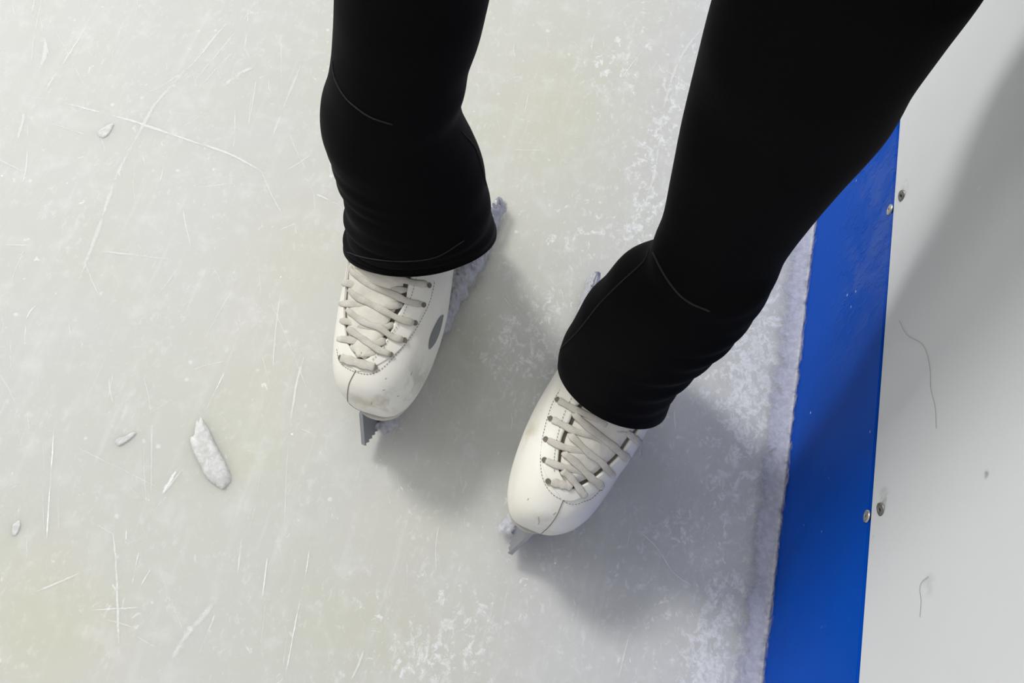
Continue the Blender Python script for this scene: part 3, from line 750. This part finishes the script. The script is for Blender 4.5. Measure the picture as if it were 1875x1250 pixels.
RIGHT = dict(
    ws=.94, throat=c4([(700, 1105)])[0], facing_tip=c2([(470, 884)])[0],
    open_left=c4([(790, 200), (730, 300), (670, 430), (630, 540), (590, 740), (585, 900), (605, 1000), (640, 1070)]),
    open_right=c4([(1420, 480), (1340, 590), (1210, 760), (1050, 920), (900, 1060), (790, 1120)]),
    face_left=c4([(620, 40), (520, 220), (440, 470), (400, 700), (400, 900), (440, 1050), (520, 1160), (630, 1225)]),
    face_right=c2([(530, 868), (575, 850), (625, 800), (700, 740), (780, 650)]),
    spots=[((.36, .50), .02, (.58, .52, .34), .6), ((.10, .1), .016, (.62, .5, .42), .35), ((.05, -.2), .012, (.6, .56, .44), .4)],
    eyelets=c4([(578, 180), (505, 378), (455, 592), (440, 808), (475, 1028), (1022, 1090)]),
    holes=c4([(967, 450), (1162, 547), (765, 962)]),
    stitches=[(c4([(620, 40), (520, 220), (440, 470), (400, 700), (400, 900), (440, 1050), (520, 1160), (630, 1225)]), .0002),
              (c2([(410, 862), (440, 880), (485, 884), (530, 868), (575, 850), (625, 800)]), .0002),
              (c4([(725, 165), (660, 300), (600, 470), (560, 640), (540, 800), (540, 960)]), .0014)],
    seams=[(c2([(435, 810), (402, 880), (372, 950), (330, 1010), (285, 1052)]), .0001, 1)],
    ridges=[],
    laces=[(c4([(585, 185), (720, 262), (860, 325), (1000, 390), (1080, 440)]), W, .0012),
           (c4([(1140, 440), (1165, 485), (1290, 520)]), W * .5, .0005),
           (c4([(1300, 520), (1360, 570), (1430, 635)]), W, .0012),
           (c4([(515, 382), (650, 452), (760, 510), (920, 545), (1100, 640)]), W, .0010),
           (c4([(745, 320), (880, 450), (1100, 620), (1200, 710), (1300, 790)]), W * 1.1, .0018),
           (c4([(465, 595), (600, 660), (730, 700), (880, 725), (980, 790)]), W, .0010),
           (c4([(700, 540), (800, 640), (900, 740), (1010, 820), (1080, 900), (1145, 965)]), W, .0018),
           (c4([(450, 812), (560, 860), (690, 895), (830, 930), (900, 960)]), W, .0010),
           (c4([(640, 740), (740, 820), (880, 960), (960, 1030), (1030, 1085)]), W * 1.1, .0018),
           (c4([(500, 1035), (610, 1060), (720, 1085)]), W * 1.2, .0008),
           (c4([(630, 930), (700, 985), (790, 1100), (855, 1185)]), W * 1.05, .0018)],
    scuffs=[c2([(205, 860), (212, 850)]), c2([(268, 955), (272, 985), (266, 1002)]), c2([(370, 930), (352, 945)])],
    snow_side=1, snow_w=lambda y: .003 + .012 * math.exp(-((y - .262) / .02) ** 2), snow_h=lambda y: .012)

OFFL = (0.0065, 0.0095, .052, math.radians(5)); OFFR = (-0.0015, .0085, .052, math.radians(0.5))
skL, bootL, MwL, LfL = make_skate('white lace-up figure skate on the left, grey oval on its side', (-.0775, .4620), math.radians(168.8), math.radians(14), -1, OFFL, .08, LEFT)
skR, bootR, MwR, LfR = make_skate('white lace-up figure skate nearer the blue strip, toe seam to the right', (.0320, .4056), math.radians(175.8), math.radians(-20.5), 1, OFFR, -.20, RIGHT)

# ------------------------------------------------------------------ skater: body and black flared leggings
person = None
def ring_from(pl, pr, z, rb, nb_=48, hem=None):
    a, b = atz(pl, z), atz(pr, z); c = (a + b) / 2; s = (b - a) / 2
    ra = np.linalg.norm(s); s = s / ra; d = np.array([s[1], -s[0], 0])           # d points to the camera side
    if d[1] > 0: d = -d
    return c, s, d, ra, rb * ra
HEML = [(632, 478), (640, 486), (665, 492), (700, 496), (740, 497), (780, 494), (815, 484), (842, 468), (868, 443), (890, 425), (913, 405)]
HEMR = [(1022, 655), (1026, 680), (1038, 706), (1060, 733), (1090, 757), (1120, 775), (1150, 785), (1180, 789), (1200, 785), (1208, 775)]
def leg_rings(st, extra):
    out = []
    for (pl, pr, z, rb) in st:
        c, s, d, ra, rd = ring_from(pl, pr, z, rb); out.append((c, s, d, ra, rd, 0.0))
    s1, d1 = out[-1][1], out[-1][2]
    for (c, rx, ry) in extra: out.append((np.array(c), s1, d1, rx, ry, 0.0))
    return out
NS = 96
def loft(rings, hem=None, wr=None):
    V = []
    R6 = np.array([np.concatenate([r[0], r[1], r[2], list(r[3:]) + ([1, 1] if len(r) == 6 else [])]) for r in rings])
    n = len(R6) * 9; RR = catmull(R6, n)
    for i, q_ in enumerate(RR):
        c, s, d, ra, rd = q_[:3], _n(q_[3:6]), _n(q_[6:9]), q_[9], q_[10]
        for k in range(NS):
            a = 2 * math.pi * k / NS
            rd = q_[10] * (q_[12] if math.sin(a) > 0 else q_[13])
            p = c + s * ra * math.cos(a) + d * rd * math.sin(a) + np.array([0, 0, q_[11] * math.sin(a)])
            if wr is not None: p = p + (s * math.cos(a) + d * math.sin(a)) * wr(i / (n - 1), a)
            V.append(p)
    return V, grid_faces(n, NS, True), n
# stations: left and right outline points in the photograph, height of the ring, depth ratio
SL = [((628, 458), (906, 416), .100, 1.0), ((630, 448), (905, 404), .108, 1.0), ((636, 435), (899, 392), .122, 1.0), ((632, 400), (897, 365), .140, 1.0), ((628, 350), (893, 345), .160, .95), ((612, 305), (887, 310), .178, .95),
      ((601, 270), (872, 268), .198, .95), ((588, 222), (852, 240), .220, .95), ((587, 188), (844, 192), .240, .95), ((598, 155), (853, 150), .258, .95), ((605, 118), (860, 105), .275, .95), ((609, 60), (879, 55), .295, .95), ((611, 0), (893, 0), .318, .95), ((612, -70), (908, -70), .342, .95), ((608, -165), (925, -165), .376, .95), ((600, -290), (940, -290), .415, .95)]
SR = [((1036, 640), (1216, 768), .098, 1.0), ((1038, 615), (1230, 735), .112, 1.0), ((1048, 590), (1258, 695), .130, .95), ((1075, 540), (1300, 662), .150, .95), ((1105, 508), (1335, 632), .168, .9), ((1142, 466), (1362, 610), .186, .9),
      ((1190, 447), (1395, 565), .204, .9), ((1203, 420), (1425, 505), .226, .95), ((1216, 385), (1447, 455), .248, .95), ((1232, 305), (1498, 385), .282, .95), ((1253, 205), (1560, 315), .318, .97), ((1278, 100), (1640, 222), .354, .97), ((1303, 5), (1684, 150), .386, 1.0), ((1328, -90), (1752, 50), .414, 1.0), ((1352, -190), (1822, -50), .438, 1.0), ((1376, -300), (1885, -160), .460, 1.0)]
ringsL = leg_rings(SL, [((-.150, .54, .60), .064, .066), ((-.120, .60, .78), .080, .085), ((-.06, .64, .90), .085, .10)])
ringsR = leg_rings(SR, [((.166, .440, .52), .062, .062), ((.160, .53, .66), .070, .072), ((.125, .60, .78), .082, .088), ((.06, .64, .90), .085, .10)])
# the hem is worn low at the back (over the heel) and higher over the laces
def hem_tilt(rings, dz, n, fr, bk, fmid=1.0):
    for k in range(n):
        c, s, d, ra, rd = rings[k][:5]; w = 1 - k / n; rings[k] = (c, s, d, ra, rd, dz * w, fmid - (fmid - fr) * w, 1 + (bk - 1) * w)
hem_tilt(ringsL, .055, 7, .95, 1.1); hem_tilt(ringsR, .060, 8, 1.08, 1.1, 1.25)
def wrL(t, a):
    env_ = max(0, 1 - t * 2.6) * min(1, max(0, (t - .02) / .08)); side = .5 + .5 * math.cos(a - math.pi)      # strongest on the outer side
    return .0022 * env_ * side * math.sin(t * 135 + 1.4 * math.cos(a)) + .0012 * env_ * math.sin(t * 70 + 3 * a)
def wrR(t, a):
    env_ = max(0, 1 - t * 2.6) * min(1, max(0, (t - .02) / .08)); side = .5 + .5 * math.cos(a)
    return .0022 * env_ * side * math.sin(t * 120 + 1.4 * math.sin(a)) + .0008 * env_ * math.sin(t * 60 + 3 * a)
VL, FL, nL = loft(ringsL, wr=wrL); VR, FR, nR = loft(ringsR, wr=wrR)
def add_ring(c, rx, ry): return [np.array([c[0] + rx * math.cos(2 * math.pi * k / NS), c[1] - ry * math.sin(2 * math.pi * k / NS), c[2]]) for k in range(NS)]
VP = []
for z, rx, ry, y in ((.84, .165, .105, .635), (.88, .170, .112, .64), (.94, .165, .11, .645), (1.0, .15, .10, .65), (1.04, .145, .098, .65)): VP += add_ring((0, y, z), rx, ry)
FP = grid_faces(5, NS, True) + [tuple(range(NS))]
allV = list(VL); allF = list(FL); b_ = len(allV); allV += VR; allF += [tuple(x + b_ for x in f) for f in FR]; b_ = len(allV); allV += VP; allF += [tuple(x + b_ for x in f) for f in FP]

# body: one continuous skinned figure, hidden inside the clothing
def bodymesh():
    aL = MwL @ Vector(LfL((0, .050, .15))); aR = MwR @ Vector(LfR((0, .050, .15)))
    hL = MwL @ Vector(LfL((0, .060, .07))); hR = MwR @ Vector(LfR((0, .060, .07)))
    tL = MwL @ Vector(LfL((0, .185, .030))); tR = MwR @ Vector(LfR((0, .185, .030)))
    kL = Vector(ringsL[15][0]); kR = Vector(ringsR[15][0]); mL = Vector(ringsL[10][0]); mR = Vector(ringsR[9][0]); pel = Vector((0, .645, .92))
    J = [pel, Vector((-.08, .63, .86)), kL, aL, hL, tL, Vector((.08, .63, .86)), kR, aR, hR, tR, Vector((0, .65, 1.03)), mL, mR]
    E_ = [(0, 1), (1, 2), (2, 12), (12, 3), (3, 4), (4, 5), (0, 6), (6, 7), (7, 13), (13, 8), (8, 9), (9, 10), (0, 11)]
    Rr = [.09, .060, .040, .022, .020, .014, .060, .040, .022, .026, .018, .10, .035, .038]
    m = bpy.data.meshes.new('person'); m.from_pydata([tuple(j) for j in J], E_, []); o = link('person', m, SKIN)
    md = o.modifiers.new('skin', 'SKIN'); md.use_smooth_shade = True
    for i, r in enumerate(Rr): m.skin_vertices[0].data[i].radius = (r, r); m.skin_vertices[0].data[i].use_root = (i == 0)
    sb = o.modifiers.new('s', 'SUBSURF'); sb.levels = 2; sb.render_levels = 2
    return o
person = bodymesh()
tag(person, 'skater seen from the knees down in black flared leggings, standing on the ice', 'person')
mt = mesh(allV, allF); bm = bmesh.new(); bm.from_mesh(mt); bmesh.ops.recalc_face_normals(bm, faces=bm.faces); bm.to_mesh(mt); bm.free()
leg = link('leggings', mt, BLACK, person)
so = leg.modifiers.new('t', 'SOLIDIFY'); so.thickness = .0014; so.offset = -1
envT = BVHTree.FromPolygons([Vector(v) for v in allV], allF)
def thit(p, up=.0004):
    d = Vector(ray(p)).normalized(); r = envT.ray_cast(Vector(CAM), d)
    if r[0] is None: return None
    nn = r[1] if r[1].dot(d) < 0 else -r[1]
    return tuple(r[0] + nn * up)
def seam(line, r, up=.0004, name='seam'):
    pts = [q_ for q_ in (thit(p, up) for p in catmull(line, 60)) if q_]
    if len(pts) > 3: link(name, tube_mesh([pts], r, 6), BSEAM, leg)
seam([(608, 110), (614, 145), (630, 175), (650, 195), (680, 215), (720, 228)], .0006)
seam([(1196, 462), (1215, 500), (1240, 535), (1265, 555), (1300, 570)], .0008)
seam([(1190, 455), (1178, 480), (1140, 515), (1100, 555), (1060, 605), (1026, 640)], .0006)
seam([(845, 240), (868, 268), (880, 300), (890, 340)], .0006)
seam([(636, 462), (680, 474), (740, 478), (800, 470), (850, 440)], .0005, name='hem_stitch')
